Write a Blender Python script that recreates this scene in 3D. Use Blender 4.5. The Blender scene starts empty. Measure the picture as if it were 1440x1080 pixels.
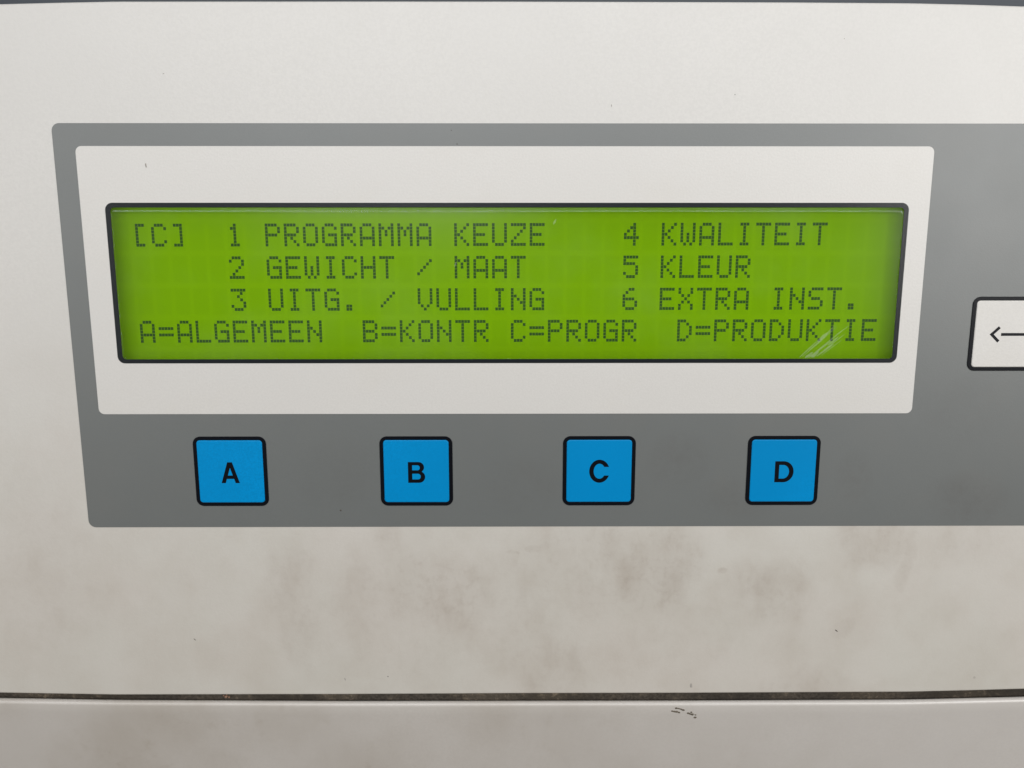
import bpy, bmesh, math, random
from mathutils import Matrix, Vector
random.seed(7)
MM = 0.001
sc = bpy.context.scene
col = sc.collection

# ---------------------------------------------------------------- camera
# panel coordinates: x right, y up, z out of the panel (mm).  world = (x, -z, y)
def W(x, y, z): return Vector((x * MM, -z * MM, y * MM))
cam_d = bpy.data.cameras.new('camera')
cam = bpy.data.objects.new('camera', cam_d); col.objects.link(cam); sc.camera = cam
cam_d.sensor_width = 36.0; cam_d.lens = 26.5; cam_d.clip_start = 0.005; cam_d.clip_end = 50
t, p, r = (math.radians(a) for a in (9.26969, -0.26138, -0.05716))
Rx = Matrix(((1, 0, 0), (0, math.cos(t), -math.sin(t)), (0, math.sin(t), math.cos(t))))
Ry = Matrix(((math.cos(p), 0, math.sin(p)), (0, 1, 0), (-math.sin(p), 0, math.cos(p))))
Rz = Matrix(((math.cos(r), -math.sin(r), 0), (math.sin(r), math.cos(r), 0), (0, 0, 1)))
Mc = Rz @ Ry @ Rx                                    # rows: right, down, forward in (x, down, into)
def wv(v): return Vector((v[0], v[2], -v[1]))        # (x, down, into) -> world
right, up, back = wv(Mc[0]), -wv(Mc[1]), -wv(Mc[2])
pos = wv((-0.65346 * MM, -23.07364 * MM, -141.37117 * MM))
cam.matrix_world = Matrix(((right.x, up.x, back.x, pos.x), (right.y, up.y, back.y, pos.y),
                           (right.z, up.z, back.z, pos.z), (0, 0, 0, 1)))

# ---------------------------------------------------------------- light
world = bpy.data.worlds.new('World'); sc.world = world; world.use_nodes = True
bg = world.node_tree.nodes['Background']
bg.inputs['Color'].default_value = (1.0, 0.88, 0.74, 1); bg.inputs['Strength'].default_value = 0.06
def area(name, loc, target, sx, sy, power, color, spread=180):
    d = bpy.data.lights.new(name, 'AREA'); d.shape = 'RECTANGLE'
    d.size = sx * MM; d.size_y = sy * MM; d.energy = power; d.color = color; d.spread = math.radians(spread)
    o = bpy.data.objects.new(name, d); col.objects.link(o)
    o.location = W(*loc)
    o.rotation_euler = (W(*target) - W(*loc)).to_track_quat('-Z', 'Y').to_euler()
    return o
area('overhead_lamp', (20, 275, 200), (0, 30, 0), 420, 150, 0.32, (0.96, 0.985, 1.0))
area('room_light', (-20, 330, 760), (0, 30, 0), 1200, 110, 4.45, (0.97, 0.985, 1.0))
area('window_light', (500, 120, 560), (40, 0, 0), 180, 260, 1.7, (1.0, 0.985, 0.96))
area('side_window', (-540, 15, 560), (-40, 0, 0), 130, 240, 0.55, (1.0, 0.99, 0.97))
area('tube_lamp', (-150, 150, 900), (-20, 30, 0), 300, 70, 0.42, (1.0, 1.0, 1.0))
vs = sc.view_settings
vs.view_transform = 'Standard'; vs.look = 'None'; vs.exposure = 0.0; vs.gamma = 1.0; vs.use_curve_mapping = False
sc.render.engine = 'CYCLES'
sc.cycles.use_denoising = True
sc.cycles.max_bounces = 8; sc.cycles.transparent_max_bounces = 12

# ---------------------------------------------------------------- materials
def new_mat(name):
    m = bpy.data.materials.new(name); m.use_nodes = True
    nt = m.node_tree; nt.nodes.clear()
    out = nt.nodes.new('ShaderNodeOutputMaterial')
    return m, nt, out
def N(nt, kind, **kw):
    n = nt.nodes.new(kind)
    for k, v in kw.items():
        if k in n.inputs: n.inputs[k].default_value = v
        else: setattr(n, k, v)
    return n
def math_(nt, op, a, b=None, clamp=False):
    n = nt.nodes.new('ShaderNodeMath'); n.operation = op; n.use_clamp = clamp
    for i, v in enumerate((a, b)):
        if v is None: continue
        if isinstance(v, (int, float)): n.inputs[i].default_value = v
        else: nt.links.new(v, n.inputs[i])
    return n.outputs[0]
def ramp(nt, fac, lo, hi):
    n = nt.nodes.new('ShaderNodeMapRange'); n.interpolation_type = 'SMOOTHSTEP'
    nt.links.new(fac, n.inputs[0]); n.inputs[1].default_value = lo; n.inputs[2].default_value = hi
    return n.outputs[0]
def mix(nt, fac, a, b, mode='MIX'):
    n = nt.nodes.new('ShaderNodeMix'); n.data_type = 'RGBA'; n.blend_type = mode
    for s, v in ((n.inputs[0], fac), (n.inputs[6], a), (n.inputs[7], b)):
        if isinstance(v, (int, float)): s.default_value = v
        elif isinstance(v, tuple): s.default_value = (*v, 1)
        else: nt.links.new(v, s)
    return n.outputs[2]
def noise(nt, co, scale, detail=3, rough=0.5, stretch=None, offset=None):
    if stretch or offset:
        mp = nt.nodes.new('ShaderNodeMapping'); nt.links.new(co, mp.inputs[0])
        if stretch: mp.inputs['Scale'].default_value = stretch
        if offset: mp.inputs['Location'].default_value = offset
        co = mp.outputs[0]
    n = N(nt, 'ShaderNodeTexNoise', Scale=scale, Detail=detail, Roughness=rough)
    nt.links.new(co, n.inputs['Vector'])
    return n.outputs['Fac']
def surface(name, base, rough, spec=0.5, grain=0.05, grain_scale=3400, mott=0.04, dirt=None, tint=(0.62, 0.54, 0.42)):
    """painted / printed sheet: base colour with slow mottling, fine grain relief, optional grime or tone layer"""
    m, nt, out = new_mat(name)
    b = N(nt, 'ShaderNodeBsdfPrincipled'); nt.links.new(b.outputs[0], out.inputs[0])
    b.inputs['Specular IOR Level'].default_value = spec
    co = N(nt, 'ShaderNodeTexCoord').outputs['Object']
    c = mix(nt, ramp(nt, noise(nt, co, 28, 3), 0.3, 0.7), base, tuple(v * (1 - mott) for v in base))
    fine = noise(nt, co, grain_scale, 2, 0.6)
    c = mix(nt, ramp(nt, fine, 0.3, 0.7), c, tuple(v * (1 - max(mott * 0.9, 0.055)) for v in base))
    rg = math_(nt, 'ADD', math_(nt, 'MULTIPLY', noise(nt, co, 90, 3), 0.06), rough - 0.03)
    if dirt:
        c, dd = dirt(nt, co, c, tint)
        rg = math_(nt, 'ADD', rg, math_(nt, 'MULTIPLY', dd, 0.15))
    nt.links.new(c, b.inputs['Base Color']); nt.links.new(rg, b.inputs['Roughness'])
    bp = N(nt, 'ShaderNodeBump', Strength=grain, Distance=0.0002)
    nt.links.new(fine, bp.inputs['Height']); nt.links.new(bp.outputs[0], b.inputs['Normal'])
    return m
STAINS = [(29.6, -37.2, 8.5, 9.0, 0.80), (19.6, -33.4, 7.0, 5.9, 0.60), (-15.6, -43.0, 11.3, 7.6, 0.70), (51.7, -40.9, 7.8, 6.8, 0.65),
          (70.9, -32.1, 6.3, 5.2, 0.60), (78.2, -35.8, 2.1, 4.5, 0.60), (-43.0, -40.0, 4.2, 9.0, 0.50), (-41.4, -50.5, 3.6, 10.8, 0.45),
          (-24.5, -34.1, 3.5, 8.9, 0.40), (7.2, -58.4, 7.2, 6.3, 0.50), (60.8, -62.5, 8.7, 3.9, 0.50), (2.8, -49.1, 8.6, 12.4, 0.35),
          (-30.5, -44.5, 7.1, 6.1, 0.45), (33.0, -32.7, 4.2, 5.9, 0.70), (89.8, -31.4, 8.4, 5.9, 0.30), (-92.6, -36.9, 8.4, 18.1, 0.25),
          (5.6, -31.9, 1.8, 0.8, 0.9), (0.4, -33.0, 2.2, 0.6, 0.7), (43.0, -36.5, 0.9, 0.9, 0.9), (65.8, -50.4, 2.6, 2.0, 0.5), (16.0, -39.0, 22.0, 10.0, 0.45), (35.0, -48.0, 30.0, 12.0, 0.22), (-20.0, -48.0, 22.0, 14.0, 0.26)]
def plate_dirt_tone(nt, co, c, tint):
    """hand grime smeared below the keys and thin dust spots, over a warm tone deepening downwards"""
    sep = N(nt, 'ShaderNodeSeparateXYZ'); nt.links.new(co, sep.inputs[0])
    low = math_(nt, 'SUBTRACT', 1.0, ramp(nt, sep.outputs[1], -0.060, 0.045))
    n1 = ramp(nt, noise(nt, co, 70, 5, 0.6, offset=(0.013, 0.021, 0)), 0.34, 0.68)
    n2 = ramp(nt, noise(nt, co, 170, 5, 0.62, stretch=(1.0, 0.55, 1)), 0.40, 0.72)
    n3 = ramp(nt, noise(nt, co, 600, 4, 0.65), 0.45, 0.75)
    wob = N(nt, 'ShaderNodeTexNoise', Scale=60.0, Detail=4.0); nt.links.new(co, wob.inputs['Vector'])
    ws_ = N(nt, 'ShaderNodeSeparateColor'); nt.links.new(wob.outputs['Color'], ws_.inputs[0])
    wx = math_(nt, 'ADD', sep.outputs[0], math_(nt, 'MULTIPLY', math_(nt, 'SUBTRACT', ws_.outputs[0], 0.5), 0.016))
    wy = math_(nt, 'ADD', sep.outputs[1], math_(nt, 'MULTIPLY', math_(nt, 'SUBTRACT', ws_.outputs[1], 0.5), 0.016))
    tot = None
    for (x, y, rx, ry, st) in STAINS:
        ex = math_(nt, 'DIVIDE', math_(nt, 'SUBTRACT', wx, x * MM), rx * MM); ey = math_(nt, 'DIVIDE', math_(nt, 'SUBTRACT', wy, y * MM), ry * MM)
        d2 = math_(nt, 'ADD', math_(nt, 'MULTIPLY', ex, ex), math_(nt, 'MULTIPLY', ey, ey))
        v = math_(nt, 'MULTIPLY', math_(nt, 'SUBTRACT', 1.0, ramp(nt, d2, 0.0, 2.3)), st)
        tot = v if tot is None else math_(nt, 'MAXIMUM', tot, v)
    tex = math_(nt, 'ADD', 0.30, math_(nt, 'ADD', math_(nt, 'MULTIPLY', n2, 0.38), math_(nt, 'MULTIPLY', n3, 0.32)))
    g = math_(nt, 'MULTIPLY', math_(nt, 'MULTIPLY', tot, tex), 0.86)
    bgd = math_(nt, 'MULTIPLY', math_(nt, 'ADD', math_(nt, 'MULTIPLY', n1, 0.16), math_(nt, 'MULTIPLY', math_(nt, 'MULTIPLY', n2, n1), 0.12)), low)
    hue = ramp(nt, noise(nt, co, 34, 3, 0.5, offset=(0.4, 0.7, 0)), 0.35, 0.65)
    c = mix(nt, math_(nt, 'MULTIPLY', low, 0.55), c, mix(nt, hue, (0.58, 0.525, 0.455), (0.565, 0.53, 0.455)))  # sheet colour turns warmer and darker towards the bottom
    c = mix(nt, bgd, c, (0.41, 0.35, 0.28))
    c = mix(nt, g, c, (0.355, 0.298, 0.245))
    sp = N(nt, 'ShaderNodeTexVoronoi', Scale=95.0); nt.links.new(co, sp.inputs['Vector'])
    dot = math_(nt, 'SUBTRACT', 1.0, ramp(nt, sp.outputs['Distance'], 0.018, 0.034))
    keep = ramp(nt, N_sep(nt, sp.outputs['Color']), 0.80, 0.83)
    c = mix(nt, math_(nt, 'MULTIPLY', math_(nt, 'MULTIPLY', dot, keep), 0.35), c, (0.22, 0.19, 0.16))
    return c, g
def N_sep(nt, c):
    s = N(nt, 'ShaderNodeSeparateColor'); nt.links.new(c, s.inputs[0]); return s.outputs[0]
def film_dirt(nt, co, c, tint):
    n1 = ramp(nt, noise(nt, co, 60, 5, 0.6, offset=(0.3, 0.1, 0)), 0.45, 0.8)
    g = math_(nt, 'MULTIPLY', n1, 0.16)
    c = mix(nt, g, c, tint)
    return c, g
GREY_STAINS = [(32.0, -15.0, 6.0, 6.0, 0.6), (44.0, -22.5, 9.0, 4.0, 0.5), (66.5, -18.5, 3.5, 5.0, 0.7), (89.0, -23.0, 8.0, 5.5, 0.75), (2.0, -20.0, 8.0, 6.0, 0.4), (-34.0, -18.0, 8.0, 7.0, 0.35), (86.0, -5.0, 9.0, 7.0, 0.3)]
def grey_dirt(nt, co, c, tint):
    sep = N(nt, 'ShaderNodeSeparateXYZ'); nt.links.new(co, sep.inputs[0])
    n2 = ramp(nt, noise(nt, co, 130, 5, 0.62), 0.32, 0.7)
    n3 = ramp(nt, noise(nt, co, 700, 3, 0.6), 0.4, 0.7)
    tot = None
    for (x, y, rx, ry, st) in GREY_STAINS:
        ex = math_(nt, 'DIVIDE', math_(nt, 'SUBTRACT', sep.outputs[0], x * MM), rx * MM); ey = math_(nt, 'DIVIDE', math_(nt, 'SUBTRACT', sep.outputs[1], y * MM), ry * MM)
        d2 = math_(nt, 'ADD', math_(nt, 'MULTIPLY', ex, ex), math_(nt, 'MULTIPLY', ey, ey))
        v = math_(nt, 'MULTIPLY', math_(nt, 'SUBTRACT', 1.0, ramp(nt, d2, 0.0, 1.5)), st)
        tot = v if tot is None else math_(nt, 'MAXIMUM', tot, v)
    g = math_(nt, 'MULTIPLY', tot, math_(nt, 'ADD', 0.1, math_(nt, 'ADD', math_(nt, 'MULTIPLY', n2, 0.30), math_(nt, 'MULTIPLY', n3, 0.15))))
    c = mix(nt, math_(nt, 'MULTIPLY', ramp(nt, noise(nt, co, 60, 5, 0.6), 0.45, 0.8), 0.16), c, tint)
    return mix(nt, g, c, (0.085, 0.082, 0.076)), g
def seal_dust(nt, co, c, tint):
    n1 = ramp(nt, noise(nt, co, 900, 4, 0.7), 0.5, 0.75)
    n2 = ramp(nt, noise(nt, co, 90, 3, 0.6), 0.35, 0.7)
    g = math_(nt, 'MULTIPLY', math_(nt, 'ADD', math_(nt, 'MULTIPLY', n1, 0.7), 0.15), n2)
    return mix(nt, g, c, tint), g
def cover_dirt_shade(nt, co, c, tint):
    n1 = ramp(nt, noise(nt, co, 30, 5, 0.6, stretch=(1.1, 0.85, 1), offset=(0.2, 0.5, 0)), 0.3, 0.75)
    n2 = ramp(nt, noise(nt, co, 260, 3, 0.6), 0.55, 0.8)
    g = math_(nt, 'ADD', math_(nt, 'MULTIPLY', n1, 0.28), math_(nt, 'MULTIPLY', math_(nt, 'MULTIPLY', n1, n2), 0.22))
    sep = N(nt, 'ShaderNodeSeparateXYZ'); nt.links.new(co, sep.inputs[0])
    side_shade = math_(nt, 'SUBTRACT', 1.35, ramp(nt, sep.outputs[0], -0.04, 0.12))  # painted shading: cover darker on the left, paler to the right
    g = math_(nt, 'MULTIPLY', math_(nt, 'ADD', g, 0.20), side_shade, True)
    c = mix(nt, g, c, tint)
    return c, g

M_plate = surface('white_paint', (0.648, 0.628, 0.597), 0.46, 0.9, 0.10, 2200, 0.03, plate_dirt_tone)
M_white = surface('white_film', (0.68, 0.658, 0.625), 0.46, 0.9, 0.10, 2600, 0.03, film_dirt, (0.6, 0.55, 0.47))
M_grey = surface('grey_film', (0.145, 0.154, 0.150), 0.44, 0.9, 0.07, 4200, 0.06, grey_dirt, (0.18, 0.17, 0.15))
M_blue = surface('blue_print', (0.0, 0.275, 0.64), 0.36, 0.14, 0.05, 3400, 0.16)
M_ink = surface('key_ink', (0.003, 0.004, 0.007), 0.36, 0.16, 0.05, 3400, 0.1)
M_black = surface('black_print', (0.010, 0.013, 0.016), 0.30, 0.3, 0.10, 2600, 0.1)
M_wall = surface('black_wall', (0.02, 0.024, 0.022), 0.5, 0.4, 0.05, 1500, 0.1)
M_cover = surface('cover_paint', (0.66, 0.625, 0.59), 0.33, 0.8, 0.06, 1800, 0.04, cover_dirt_shade, (0.38, 0.33, 0.27))
M_house = surface('blue_grey_paint', (0.045, 0.055, 0.068), 0.5, 0.4, 0.1, 1500, 0.15)
M_seal = surface('dusty_rubber', (0.10, 0.085, 0.07), 0.9, 0.1, 0.9, 1500, 0.6, seal_dust, (0.30, 0.24, 0.17))
M_speck = surface('dark_dirt', (0.11, 0.095, 0.075), 0.8, 0.2, 0.3, 3000, 0.4)
M_scuff = surface('brown_scuff', (0.20, 0.17, 0.13), 0.8, 0.2, 0.3, 3000, 0.4)
M_speck2 = surface('grey_dirt', (0.44, 0.41, 0.37), 0.8, 0.2, 0.3, 3000, 0.3)
M_crumb = surface('crumb', (0.42, 0.25, 0.17), 0.8, 0.2, 0.5, 2500, 0.4)

# liquid crystal layer: lit from behind through a translucent sheet, cells faintly darker than the gaps
TX0, TY0, CP, RP = -70.8, 30.05, 3.53, 6.02        # text origin (mm), cell pitches
m, nt, out = new_mat('liquid_crystal'); M_lcd = m
co = N(nt, 'ShaderNodeTexCoord').outputs['Object']
sep = N(nt, 'ShaderNodeSeparateXYZ'); nt.links.new(co, sep.inputs[0])
fx = math_(nt, 'FRACT', math_(nt, 'DIVIDE', math_(nt, 'SUBTRACT', sep.outputs[0], TX0 * MM), CP * MM))
fy = math_(nt, 'FRACT', math_(nt, 'DIVIDE', math_(nt, 'SUBTRACT', TY0 * MM + 1, math_(nt, 'ADD', sep.outputs[1], 1.0)), RP * MM))
cell = math_(nt, 'MULTIPLY', math_(nt, 'LESS_THAN', fx, 0.80), math_(nt, 'LESS_THAN', fy, 0.83))
uneven = noise(nt, co, 42, 2)
tr = mix(nt, math_(nt, 'MULTIPLY', cell, 0.20), (0.72, 0.90, 0.0), (0.57, 0.76, 0.0))
tr = mix(nt, math_(nt, 'MULTIPLY', uneven, 0.10), tr, (0.46, 0.76, 0.0))
a = N(nt, 'ShaderNodeBsdfTranslucent'); nt.links.new(tr, a.inputs[0])
b = N(nt, 'ShaderNodeBsdfDiffuse'); b.inputs[0].default_value = (0.12, 0.20, 0.002, 1)
ms = N(nt, 'ShaderNodeMixShader', Fac=0.5)
nt.links.new(a.outputs[0], ms.inputs[1]); nt.links.new(b.outputs[0], ms.inputs[2]); nt.links.new(ms.outputs[0], out.inputs[0])
m, nt, out = new_mat('backlight'); M_back = m
e = N(nt, 'ShaderNodeEmission', Strength=1.55); e.inputs[0].default_value = (0.75, 1.0, 0.02, 1)
nt.links.new(e.outputs[0], out.inputs[0])
m, nt, out = new_mat('liquid_crystal_dot'); M_dot = m
a = N(nt, 'ShaderNodeBsdfTransparent'); a.inputs[0].default_value = (0.54, 0.60, 0.8, 1)
b = N(nt, 'ShaderNodeBsdfDiffuse'); b.inputs[0].default_value = (0.06, 0.13, 0.05, 1)
ms = N(nt, 'ShaderNodeMixShader', Fac=0.34)
nt.links.new(a.outputs[0], ms.inputs[1]); nt.links.new(b.outputs[0], ms.inputs[2]); nt.links.new(ms.outputs[0], out.inputs[0])
# clear window sheet: transparent with a soft satin reflection and faint wiping haze
m, nt, out = new_mat('clear_window'); M_pane = m
co = N(nt, 'ShaderNodeTexCoord').outputs['Object']
a = N(nt, 'ShaderNodeBsdfTransparent'); a.inputs[0].default_value = (0.96, 0.97, 0.96, 1)
b = N(nt, 'ShaderNodeBsdfGlossy', Roughness=0.14); b.inputs[0].default_value = (1, 1, 1, 1)
fr = N(nt, 'ShaderNodeFresnel', IOR=1.36)
ms = N(nt, 'ShaderNodeMixShader'); nt.links.new(math_(nt, 'MINIMUM', fr.outputs[0], 0.30), ms.inputs[0])
nt.links.new(a.outputs[0], ms.inputs[1]); nt.links.new(b.outputs[0], ms.inputs[2])
d = N(nt, 'ShaderNodeBsdfDiffuse'); d.inputs[0].default_value = (0.75, 0.78, 0.76, 1)
hz = math_(nt, 'MULTIPLY', ramp(nt, noise(nt, co, 45, 5, 0.6), 0.4, 0.8), 0.012)
ms2 = N(nt, 'ShaderNodeMixShader'); nt.links.new(hz, ms2.inputs[0])
nt.links.new(ms.outputs[0], ms2.inputs[1]); nt.links.new(d.outputs[0], ms2.inputs[2]); nt.links.new(ms2.outputs[0], out.inputs[0])
m, nt, out = new_mat('scratch_haze'); M_scr = m
a = N(nt, 'ShaderNodeBsdfTransparent'); b = N(nt, 'ShaderNodeBsdfDiffuse'); b.inputs[0].default_value = (0.8, 0.82, 0.75, 1)
ms = N(nt, 'ShaderNodeMixShader', Fac=0.08)
nt.links.new(a.outputs[0], ms.inputs[1]); nt.links.new(b.outputs[0], ms.inputs[2]); nt.links.new(ms.outputs[0], out.inputs[0])

# ---------------------------------------------------------------- helpers
def tag(o, label=None, cat=None, group=None, kind=None):
    for k, v in (('label', label), ('category', cat), ('group', group), ('kind', kind)):
        if v: o[k] = v
    return o
def thing(name, label, cat, group=None):
    o = bpy.data.objects.new(name, None); col.objects.link(o)
    o.rotation_euler = (math.pi / 2, 0, 0); o.empty_display_size = 0.01
    return tag(o, label, cat, group)
def link(name, me, mat, parent=None):
    if mat and not me.materials: me.materials.append(mat)
    o = bpy.data.objects.new(name, me); col.objects.link(o)
    if parent: o.parent = parent
    else: o.rotation_euler = (math.pi / 2, 0, 0)
    return o
def slab_mesh(loops, z0, z1, bevel=0.0, res=2):
    """closed outline(s) in mm (first outer, others holes) -> solid sheet from z0 to z1 with rounded edges"""
    cu = bpy.data.curves.new('outline', 'CURVE'); cu.dimensions = '2D'; cu.fill_mode = 'BOTH'
    for lp in loops:
        s = cu.splines.new('POLY'); s.points.add(len(lp) - 1); s.use_cyclic_u = True
        for q, (x, y) in zip(s.points, lp): q.co = (x, y, 0, 1)
    h = (z1 - z0) / 2
    cu.extrude = max(h - bevel, 0.0); cu.bevel_depth = bevel; cu.bevel_resolution = res; cu.offset = -bevel
    ob = bpy.data.objects.new('outline', cu); col.objects.link(ob)
    dg = bpy.context.evaluated_depsgraph_get()
    me = bpy.data.meshes.new_from_object(ob.evaluated_get(dg))
    bpy.data.objects.remove(ob); bpy.data.curves.remove(cu)
    me.materials.clear()
    me.transform(Matrix.Translation((0, 0, (z0 + z1) / 2)))
    me.transform(Matrix.Scale(MM, 4))
    return me
def slab(name, loops, z0, z1, mat, parent=None, bevel=0.0, res=2):
    me = slab_mesh(loops, z0, z1, bevel, res); me.name = name
    return link(name, me, mat, parent)
def rrect(x0, y0, x1, y1, r, n=6):
    pts = []
    for cx, cy, a0 in ((x1 - r, y1 - r, 0), (x0 + r, y1 - r, 90), (x0 + r, y0 + r, 180), (x1 - r, y0 + r, 270)):
        for k in range(n + 1):
            a = math.radians(a0 + 90 * k / n)
            pts.append((cx + r * math.cos(a), cy + r * math.sin(a)))
    return pts
def arc(cx, cy, rx, ry, a0, a1, n=10):
    return [(cx + rx * math.cos(math.radians(a0 + (a1 - a0) * k / n)), cy + ry * math.sin(math.radians(a0 + (a1 - a0) * k / n))) for k in range(n + 1)]
def raw(name, verts, faces, mat, parent=None, smooth=False):
    me = bpy.data.meshes.new(name); me.from_pydata([tuple(c * MM for c in v) for v in verts], [], faces)
    bm = bmesh.new(); bm.from_mesh(me); bmesh.ops.recalc_face_normals(bm, faces=bm.faces); bm.to_mesh(me); bm.free()
    if smooth:
        for f in me.polygons: f.use_smooth = True
    return link(name, me, mat, parent)
def boxv(x0, y0, z0, x1, y1, z1):
    v = [(x0, y0, z0), (x1, y0, z0), (x1, y1, z0), (x0, y1, z0), (x0, y0, z1), (x1, y0, z1), (x1, y1, z1), (x0, y1, z1)]
    f = [(0, 3, 2, 1), (4, 5, 6, 7), (0, 1, 5, 4), (1, 2, 6, 5), (2, 3, 7, 6), (3, 0, 4, 7)]
    return v, f
def interp(pts, x):
    if x <= pts[0][0]: return pts[0][1] + (x - pts[0][0]) * (pts[1][1] - pts[0][1]) / (pts[1][0] - pts[0][0])
    for (xa, ya), (xb, yb) in zip(pts, pts[1:]):
        if x <= xb: return ya + (yb - ya) * (x - xa) / (xb - xa)
    (xa, ya), (xb, yb) = pts[-2:]
    return yb + (x - xb) * (yb - ya) / (xb - xa)

# ---------------------------------------------------------------- housing behind
XL, XR = -150.0, 190.0
housing = thing('machine_housing', 'dark blue-grey machine housing showing as a thin strip above the white control panel', 'housing')
slab('housing_shell', [rrect(XL - 4, -150, XR + 4, 128, 4)], -70, -9.0, M_house, housing, 1.0)

# ---------------------------------------------------------------- control panel
panel = thing('control_panel', 'off-white machine control panel with green text display and four blue lettered keys', 'control panel')
TOP = [(-150, 66.6), (-89.6, 67.6), (-79.7, 67.85), (-69.7, 68.05), (-30, 68.12), (0, 68.14), (30, 68.1), (50, 68.06), (70, 67.95), (80.1, 67.75), (90.2, 67.45), (190, 65.0)]
BOT = [(-150, -62.7), (-104, -63.6), (-81, -64.1), (-34.8, -64.15), (0, -64.05), (34.8, -64.08), (81.3, -63.98), (93, -63.72), (104.5, -63.4), (190, -61.2)]
HX0, HX1, HY0, HY1 = -74.31, 72.86, 4.01, 33.58       # outer edge of the black display border
IX0, IX1, IY0, IY1 = HX0 + 0.95, HX1 - 0.88, HY0 + 0.78, HY1 - 0.86   # inner edge
xs = [XL + 2 * k for k in range(int((XR - XL) / 2) + 1)]
out_l = [(x, interp(BOT, x)) for x in xs] + [(x, interp(TOP, x)) for x in reversed(xs)]
cut = rrect(IX0 - 0.3, IY0 - 0.3, IX1 + 0.3, IY1 + 0.3, 0.8)
hole = rrect(IX0 - 3.2, IY0 - 2.4, IX1 + 3.2, IY1 + 2.4, 1.0)
plate = slab('front_plate', [out_l, hole], -2.6, -0.22, M_plate, panel, 0.28, 3)
slab('grey_overlay', [rrect(-82.78, -28.36, 176, 47.54, 1.4), cut], -0.22, -0.10, M_grey, panel, 0.03, 1)
slab('white_surround', [rrect(-78.8, -5.78, 76.64, 43.55, 1.1), cut], -0.10, -0.02, M_white, panel, 0.025, 1)
slab('display_border', [rrect(HX0, HY0, HX1, HY1, 1.35, 8), rrect(IX0, IY0, IX1, IY1, 0.7, 8)], -0.02, 0.05, M_black, panel, 0.02, 1)

# display: cavity wall, liquid crystal sheet, backlight, clear window
slab('display_frame', [rrect(-80.5, -2.2, 79.5, 40.0, 0.5), hole], -8.4, -2.6, M_wall, panel)
ZL = -2.3
lcd = slab('liquid_crystal_display', [rrect(IX0 - 3.0, IY0 - 2.2, IX1 + 3.0, IY1 + 2.2, 0.5)], ZL - 0.02, ZL, M_lcd, panel)
lcd['label'] = 'backlit yellow-green text display showing four lines of dark letters'
slab('backlight', [rrect(-73.8, 3.4, 72.2, 34.6, 1.0)], -8.0, -6.6, M_back, lcd)
F = {
 '[': '01110 01000 01000 01000 01000 01000 01110', ']': '01110 00010 00010 00010 00010 00010 01110',
 'A': '01110 10001 10001 10001 11111 10001 10001', 'B': '11110 10001 10001 11110 10001 10001 11110',
 'C': '01110 10001 10000 10000 10000 10001 01110', 'D': '11100 10010 10001 10001 10001 10010 11100',
 'E': '11111 10000 10000 11110 10000 10000 11111', 'G': '01110 10001 10000 10111 10001 10001 01111',
 'H': '10001 10001 10001 11111 10001 10001 10001', 'I': '01110 00100 00100 00100 00100 00100 01110',
 'K': '10001 10010 10100 11000 10100 10010 10001', 'L': '10000 10000 10000 10000 10000 10000 11111',
 'M': '10001 11011 10101 10101 10001 10001 10001', 'N': '10001 10001 11001 10101 10011 10001 10001',
 'O': '01110 10001 10001 10001 10001 10001 01110', 'P': '11110 10001 10001 11110 10000 10000 10000',
 'R': '11110 10001 10001 11110 10100 10010 10001', 'S': '01111 10000 10000 01110 00001 00001 11110',
 'T': '11111 00100 00100 00100 00100 00100 00100', 'U': '10001 10001 10001 10001 10001 10001 01110',
 'V': '10001 10001 10001 10001 10001 01010 00100', 'W': '10001 10001 10001 10101 10101 10101 01010',
 'X': '10001 10001 01010 00100 01010 10001 10001', 'Z': '11111 00001 00010 00100 01000 10000 11111',
 '1': '00100 01100 00100 00100 00100 00100 01110', '2': '01110 10001 00001 00010 00100 01000 11111',
 '3': '11111 00010 00100 00010 00001 10001 01110', '4': '00010 00110 01010 10010 11111 00010 00010',
 '5': '11111 10000 11110 00001 00001 10001 01110', '6': '00110 01000 10000 11110 10001 10001 01110',
 '=': '00000 00000 11111 00000 11111 00000 00000', '/': '00000 00001 00010 00100 01000 10000 00000',
 '.': '00000 00000 00000 00000 00000 01100 01100'}
LINES = ['[C]  1 PROGRAMMA KEUZE    4 KWALITEIT',
         '     2 GEWICHT / MAAT     5 KLEUR',
         '     3 UITG. / VULLING    6 EXTRA INST.',
         'A=ALGEMEEN  B=KONTR C=PROGR  D=PRODUKTIE']
glyph = {}
DPX, DPY, DW, DH = 0.57, 0.607, 0.505, 0.545
for ch, rows in F.items():
    vs_, fs_ = [], []
    for j, row in enumerate(rows.split()):
        for i, bit in enumerate(row):
            if bit == '1':
                v, f = boxv(i * DPX, -j * DPY - DH, 0.012, i * DPX + DW, -j * DPY, 0.03)
                fs_ += [tuple(k + len(vs_) for k in q) for q in f]; vs_ += v
    me = bpy.data.meshes.new('character'); me.from_pydata([tuple(c * MM for c in v) for v in vs_], [], fs_)
    me.materials.append(M_dot); glyph[ch] = me
for j, line in enumerate(LINES):
    for i, ch in enumerate(line):
        if ch == ' ': continue
        o = bpy.data.objects.new('character', glyph[ch]); col.objects.link(o); o.parent = lcd
        x = TX0 + i * CP; y = TY0 - j * RP
        o.location = (x * MM, (y + x * 0.0018) * MM, ZL * MM)
        o.rotation_euler = (0, 0, 0.0018)
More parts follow.
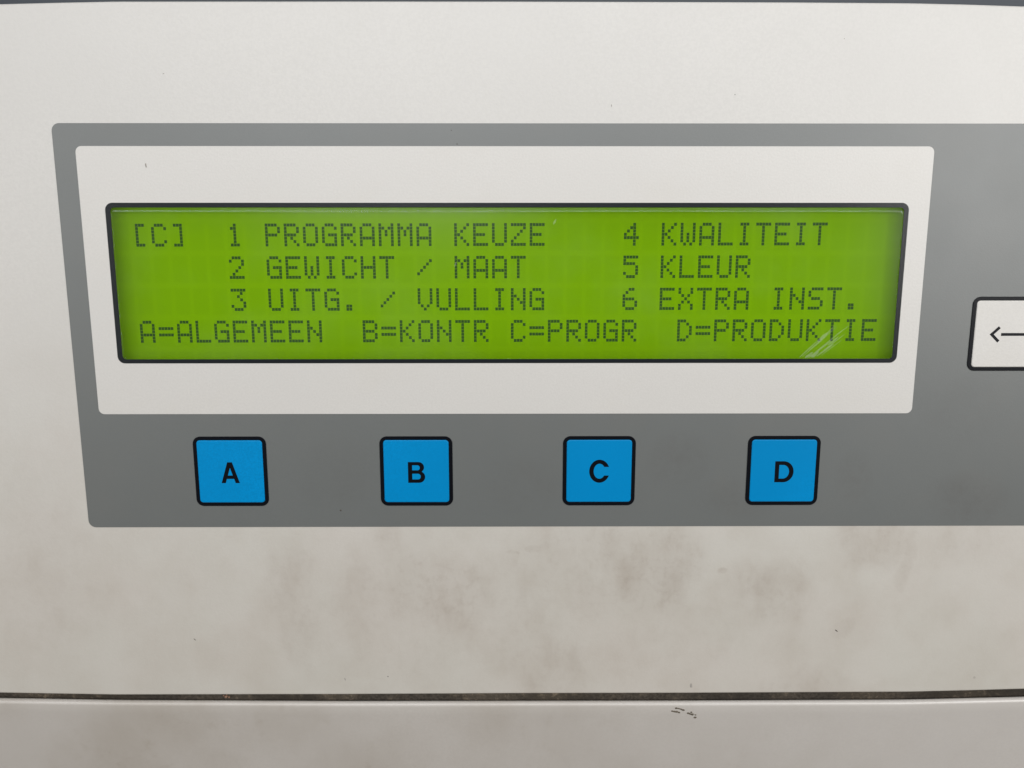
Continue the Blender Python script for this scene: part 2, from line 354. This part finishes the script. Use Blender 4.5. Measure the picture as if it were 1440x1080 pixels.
# clear window sheet with softly rolled edges
pv, pf = [], []
RW, npt = 0.85, 36
ins = [0.0, 0.0, 0.1, 0.2, 0.3, 0.4, 0.5, 0.6, 0.72, RW]
for k, d_ in enumerate(ins):
    u = d_ / RW
    z_ = -0.25 if k == 0 else 0.20 - 0.24 * (1 - u) ** 2
    pv += [(x, y, z_) for x, y in rrect(IX0 + 0.02 + d_ * 0.3, IY0 + 0.02 + d_, IX1 - 0.02 - d_ * 0.3, IY1 - 0.02 - d_, max(0.72 - 0.3 * d_, 0.2), 8)]
for k in range(len(ins) - 1):
    for i in range(npt):
        i2 = (i + 1) % npt
        pf.append((k * npt + i, k * npt + i2, (k + 1) * npt + i2, (k + 1) * npt + i))
pf.append(tuple((len(ins) - 1) * npt + i for i in range(npt))); pf.append(tuple(reversed(range(npt))))
pane = raw('window_pane', pv, pf, M_pane, panel, True)
for f in pane.data.polygons:
    if len(f.vertices) > 4: f.use_smooth = False
# scuff scratches on the window
def sliver(name, x0, y0, x1, y1, w, mat, parent, z0=0.19, z1=0.21, n=5):
    dx, dy = x1 - x0, y1 - y0; L = math.hypot(dx, dy); nx, ny = -dy / L, dx / L
    a, b = [], []
    for k in range(n + 1):
        t_ = k / n; ww = w * (0.25 + math.sin(math.pi * (0.08 + 0.84 * t_))) * random.uniform(0.7, 1.1) / 2
        jx = random.uniform(-0.04, 0.04)
        a.append((x0 + dx * t_ + nx * (ww + jx), y0 + dy * t_ + ny * (ww + jx)))
        b.append((x0 + dx * t_ - nx * (ww - jx), y0 + dy * t_ - ny * (ww - jx)))
    return slab(name, [a + b[::-1]], z0, z1, mat, parent)
for (xa, ya, xb, yb, w) in ((54.3, 5.1, 58.6, 9.2, 0.14), (54.9, 5.2, 58.3, 8.4, 0.10), (57.6, 8.0, 59.4, 9.8, 0.42), (58.2, 8.4, 60.7, 11.2, 0.10),
                            (56.0, 5.0, 60.2, 8.2, 0.16), (57.4, 6.2, 61.9, 9.9, 0.12), (56.6, 5.1, 57.9, 6.2, 0.45), (57.6, 5.3, 60.6, 7.6, 0.22),
                            (58.8, 6.4, 62.6, 9.5, 0.10), (55.4, 5.0, 56.8, 6.0, 0.3), (59.6, 7.4, 61.4, 9.0, 0.24), (60.8, 9.2, 63.2, 11.0, 0.09),
                            (57.0, 7.2, 59.0, 8.9, 0.10), (55.9, 6.2, 58.8, 9.0, 0.07), (58.4, 5.4, 62.0, 8.3, 0.07), (59.0, 9.0, 61.0, 10.9, 0.07)):
    sliver('scratch', xa, ya, xb, yb, w * 1.35, M_scr, pane)
sliver('scratch', 7.6, 29.7, 8.1, 30.6, 0.3, M_scr, pane)
sliver('scratch', -10.6, 22.0, -10.3, 22.9, 0.2, M_scr, pane)

# ---------------------------------------------------------------- keys
def letter(ch):
    if ch == 'A': return [[(-1.76, 0), (-0.46, 4.15), (0.46, 4.15), (1.76, 0), (0.96, 0), (0.70, 0.84), (-0.70, 0.84), (-0.96, 0)],
                          [(-0.47, 1.52), (0.47, 1.52), (0.0, 3.05)]]
    if ch == 'B':
        o = [(-1.65, 0)] + [(0.35, 0)] + arc(0.45, 1.18, 1.2, 1.18, -90, 62, 10) + arc(0.4, 3.1, 1.06, 1.05, -48, 90, 9) + [(-1.65, 4.15)]
        h1 = [(-0.84, 2.5)] + arc(0.22, 3.0, 0.42, 0.5, -90, 90, 8) + [(-0.84, 3.5)]
        h2 = [(-0.84, 0.68)] + arc(0.28, 1.25, 0.52, 0.57, -90, 90, 8) + [(-0.84, 1.82)]
        return [o, h1, h2]
    if ch == 'C':
        oa = math.degrees(math.asin(0.86 / 2.3)); ia = math.degrees(math.asin(0.86 / 1.5))
        o = arc(0, 2.2, 1.98, 2.3, oa, 360 - oa, 34) + arc(0, 2.2, 1.12, 1.5, 360 - ia, ia, 30)
        return [o]
    o = [(-1.8, 0), (-0.1, 0)] + arc(-0.1, 2.1, 1.95, 2.1, -90, 90, 18) + [(-1.8, 4.2)]
    h = [(-0.98, 0.74), (-0.2, 0.74)] + arc(-0.2, 2.1, 1.17, 1.36, -90, 90, 16) + [(-0.98, 3.46)]
    return [o, h]
def shift(lps, x, y): return [[(a + x, b + y) for a, b in lp] for lp in lps]
BW = 0.76
def key(name, x0, y0, x1, y1, mat):
    k = slab(name, [rrect(x0 + BW - 0.05, y0 + BW - 0.05, x1 - BW + 0.05, y1 - BW + 0.05, 0.65)], -0.22, 0.17, mat, panel, 0.19, 4)
    slab('key_border', [rrect(x0, y0, x1, y1, 1.45, 8), rrect(x0 + BW, y0 + BW, x1 - BW, y1 - BW, 0.6, 8)], -0.11, 0.06, M_ink, k, 0.06, 3)
    return k
for ch, xc, lx in (('A', -54.33, -54.45), ('B', -18.5, -18.46), ('C', 16.85, 16.92), ('D', 52.54, 52.72)):
    k = key('function_key', xc - 7.02, -24.02, xc + 7.02, -10.16, M_blue)
    k['label'] = 'blue square key lettered ' + ch
    slab('letter', shift(letter(ch), lx, -19.36 if ch != 'C' else -19.3), 0.168, 0.182, M_ink, k)
k = key('arrow_key', 86.37, 2.45, 114.6, 16.47, M_white)
k['label'] = 'white key with a black left arrow'
hw = 0.24
def stroke(pts, w):
    L, Rr = [], []
    for i, (x, y) in enumerate(pts):
        if i == 0: d0 = d1 = Vector(pts[1]) - Vector(pts[0])
        elif i == len(pts) - 1: d0 = d1 = Vector(pts[i]) - Vector(pts[i - 1])
        else: d0 = Vector(pts[i]) - Vector(pts[i - 1]); d1 = Vector(pts[i + 1]) - Vector(pts[i])
        n0 = Vector((-d0.y, d0.x)).normalized(); n1 = Vector((-d1.y, d1.x)).normalized()
        n = (n0 + n1).normalized(); s = w / max(n.dot(n0), 0.5)
        L.append((x + n.x * s, y + n.y * s)); Rr.append((x - n.x * s, y - n.y * s))
    return L + Rr[::-1]
slab('arrow_head', [stroke([(91.75, 10.75), (90.35, 9.39), (91.75, 8.05)], 0.27)], 0.168, 0.182, M_ink, k)
slab('arrow_shaft', [stroke([(92.12, 9.39), (108.0, 9.39)], 0.27)], 0.168, 0.182, M_ink, k)

# ---------------------------------------------------------------- lower cover (rounded top lip, front leaning back below)
cover = thing('lower_cover', 'grubby pale painted lower cover below the dark gap under the control panel', 'cover panel')
LIP = [(-150, -64.4), (-104, -65.2), (-81, -65.7), (-34.8, -66.1), (34.8, -66.22), (81.4, -66.15), (104.7, -65.6), (190, -63.4)]
tilt = math.radians(10)
prof = [(-4.0, -1.25), (-0.5, -1.2)]
RL = 0.85
for k in range(11):
    a = math.radians(-20 + (110) * k / 10)
    prof.append((-RL + RL * math.cos(a), -1.0 + 0.72 * math.sin(a)))
y_, z_ = prof[-1]
for L in (2, 5, 10, 20, 40, 80): prof.append((y_ - L * math.cos(tilt), z_ - L * math.sin(tilt)))
ve, fa = [], []
np_ = len(prof)
back_p = [(prof[-1][0], prof[-1][1] - 2)]
loop = prof + [(prof[-1][0], -30.0), (-4.0, -30.0)]
nl = len(loop)
xs2 = [XL + 5 * k for k in range(int((XR - XL) / 5) + 1)]
for x in xs2:
    y0 = interp(LIP, x)
    ve += [(x, y0 + a, b) for a, b in loop]
for i in range(len(xs2) - 1):
    for j in range(nl):
        j2 = (j + 1) % nl
        fa.append((i * nl + j, i * nl + j2, (i + 1) * nl + j2, (i + 1) * nl + j))
fa.append(tuple(range(nl))); fa.append(tuple((len(xs2) - 1) * nl + j for j in range(nl)))
cs = raw('cover_sheet', ve, fa, M_cover, cover, True)
me = cs.data
for f in me.polygons:
    if len(f.vertices) > 4: f.use_smooth = False

# dusty strip deep in the gap
sv, sf = [], []
for i, x in enumerate(xs):
    for yy, zz in ((-60.0, -9.0), (-60.0, -2.62), (interp(BOT, x) + 0.6, -2.62), (interp(BOT, x) - 0.7, -1.75 + random.uniform(-0.12, 0.12)), (interp(BOT, x) - 4.4, -2.3)):
        sv.append((x, yy, zz))
for i in range(len(xs) - 1):
    for j in range(5):
        j2 = (j + 1) % 5
        sf.append((i * 5 + j, i * 5 + j2, i * 5 + 5 + j2, i * 5 + 5 + j))
sf.append((0, 1, 2, 3, 4)); sf.append(tuple((len(xs) - 1) * 5 + j for j in range(5)))
seal = raw('gap_seal', sv, sf, M_seal, None)
tag(seal, 'dark dusty seal strip inside the long narrow gap between panel and lower cover', 'seal')

# ---------------------------------------------------------------- dirt specks, scuffs, a crumb
def blob(name, x, y, z, rx, ry, rz, ang, mat, parent):
    v, f = [], []
    n = 8
    for ring, (rr, hz_) in enumerate(((1.0, 0.0), (0.8, 0.55))):
        for k in range(n):
            a = 2 * math.pi * k / n; q = rr * random.uniform(0.65, 1.1)
            px, py = rx * q * math.cos(a), ry * q * math.sin(a)
            v.append((x + px * math.cos(ang) - py * math.sin(ang), y + px * math.sin(ang) + py * math.cos(ang), z - 0.02 + hz_ * rz))
    v.append((x, y, z + rz))
    for k in range(n):
        k2 = (k + 1) % n
        f += [(k, k2, n + k2, n + k), (n + k, n + k2, 2 * n)]
    f.append(tuple(range(n))[::-1])
    return raw(name, v, f, mat, parent, True)
zp = -0.22
for x, y, rx, ry, ang, mt in ((17.87, 50.63, 0.12, 0.38, 0.1, M_speck2), (65.4, -50.5, 0.5, 0.15, -0.7, M_speck), (-63.8, -52.0, 0.5, 0.13, -0.7, M_speck),
                              (-25.2, -60.2, 0.16, 0.15, 0, M_speck), (-33.9, -60.8, 0.14, 0.5, 0.2, M_speck2), (36.5, -62.4, 0.35, 0.7, 0.1, M_speck2),
                              (-62, 56, 0.25, 0.1, 0.3, M_speck2), (40.0, 52.5, 0.12, 0.12, 0, M_speck), (59, 62.0, 0.14, 0.12, 0, M_speck2),):
    blob('dirt_speck', x, y, zp, rx, ry, 0.04, ang, mt, plate)
go = [o for o in col.objects if o.name == 'grey_overlay'][0]
ws = [o for o in col.objects if o.name == 'white_surround'][0]
blob('dirt_speck', -33.45, -25.0, -0.10, 0.22, 0.22, 0.1, 0, M_speck, go)
blob('dirt_speck', -9.9, 43.95, -0.10, 0.14, 0.12, 0.06, 0, M_speck, go)
blob('dirt_speck', -10.9, 46.3, -0.10, 0.12, 0.1, 0.06, 0, M_speck, go)
blob('dirt_speck', -66.3, 40.2, -0.02, 0.2, 0.55, 0.05, 0.1, M_speck2, ws)
def cover_z(dy): return -0.28 - max(dy - RL, 0) * math.tan(tilt)
def scuff(x0, d0, x1, d1, w, n):
    for k in range(n):
        t_ = (k + 0.5) / n; x = x0 + (x1 - x0) * t_; dy = d0 + (d1 - d0) * t_ + random.uniform(-0.06, 0.06)
        blob('dirt_speck', x, -66.15 - dy, cover_z(dy) + 0.03, abs(x1 - x0) / n * 0.85, w * random.uniform(1.1, 1.8), 0.07, math.atan2(-(d1 - d0), x1 - x0), M_scuff, cs)
scuff(33.4, 1.25, 35.4, 1.75, 0.15, 4); scuff(32.7, 2.0, 34.5, 2.35, 0.2, 4); scuff(36.0, 2.55, 37.3, 2.9, 0.18, 3)
scuff(36.7, 2.2, 37.0, 2.5, 0.15, 1); scuff(37.6, 3.0, 37.9, 3.1, 0.16, 1); scuff(37.5, 3.6, 38.0, 3.6, 0.18, 1)
cr = thing('crumb', 'tiny pinkish-brown crumb caught in the dark gap above the lower cover', 'crumb')
for dx, dy, s in ((0, 0, 0.42), (0.6, -0.15, 0.3), (-0.5, 0.2, 0.25), (0.15, 0.5, 0.22)):
    blob('crumb_piece', -58.6 + dx, -65.0 + dy, -1.1, s, s * 0.8, s * 0.9, random.random(), M_crumb, cr)
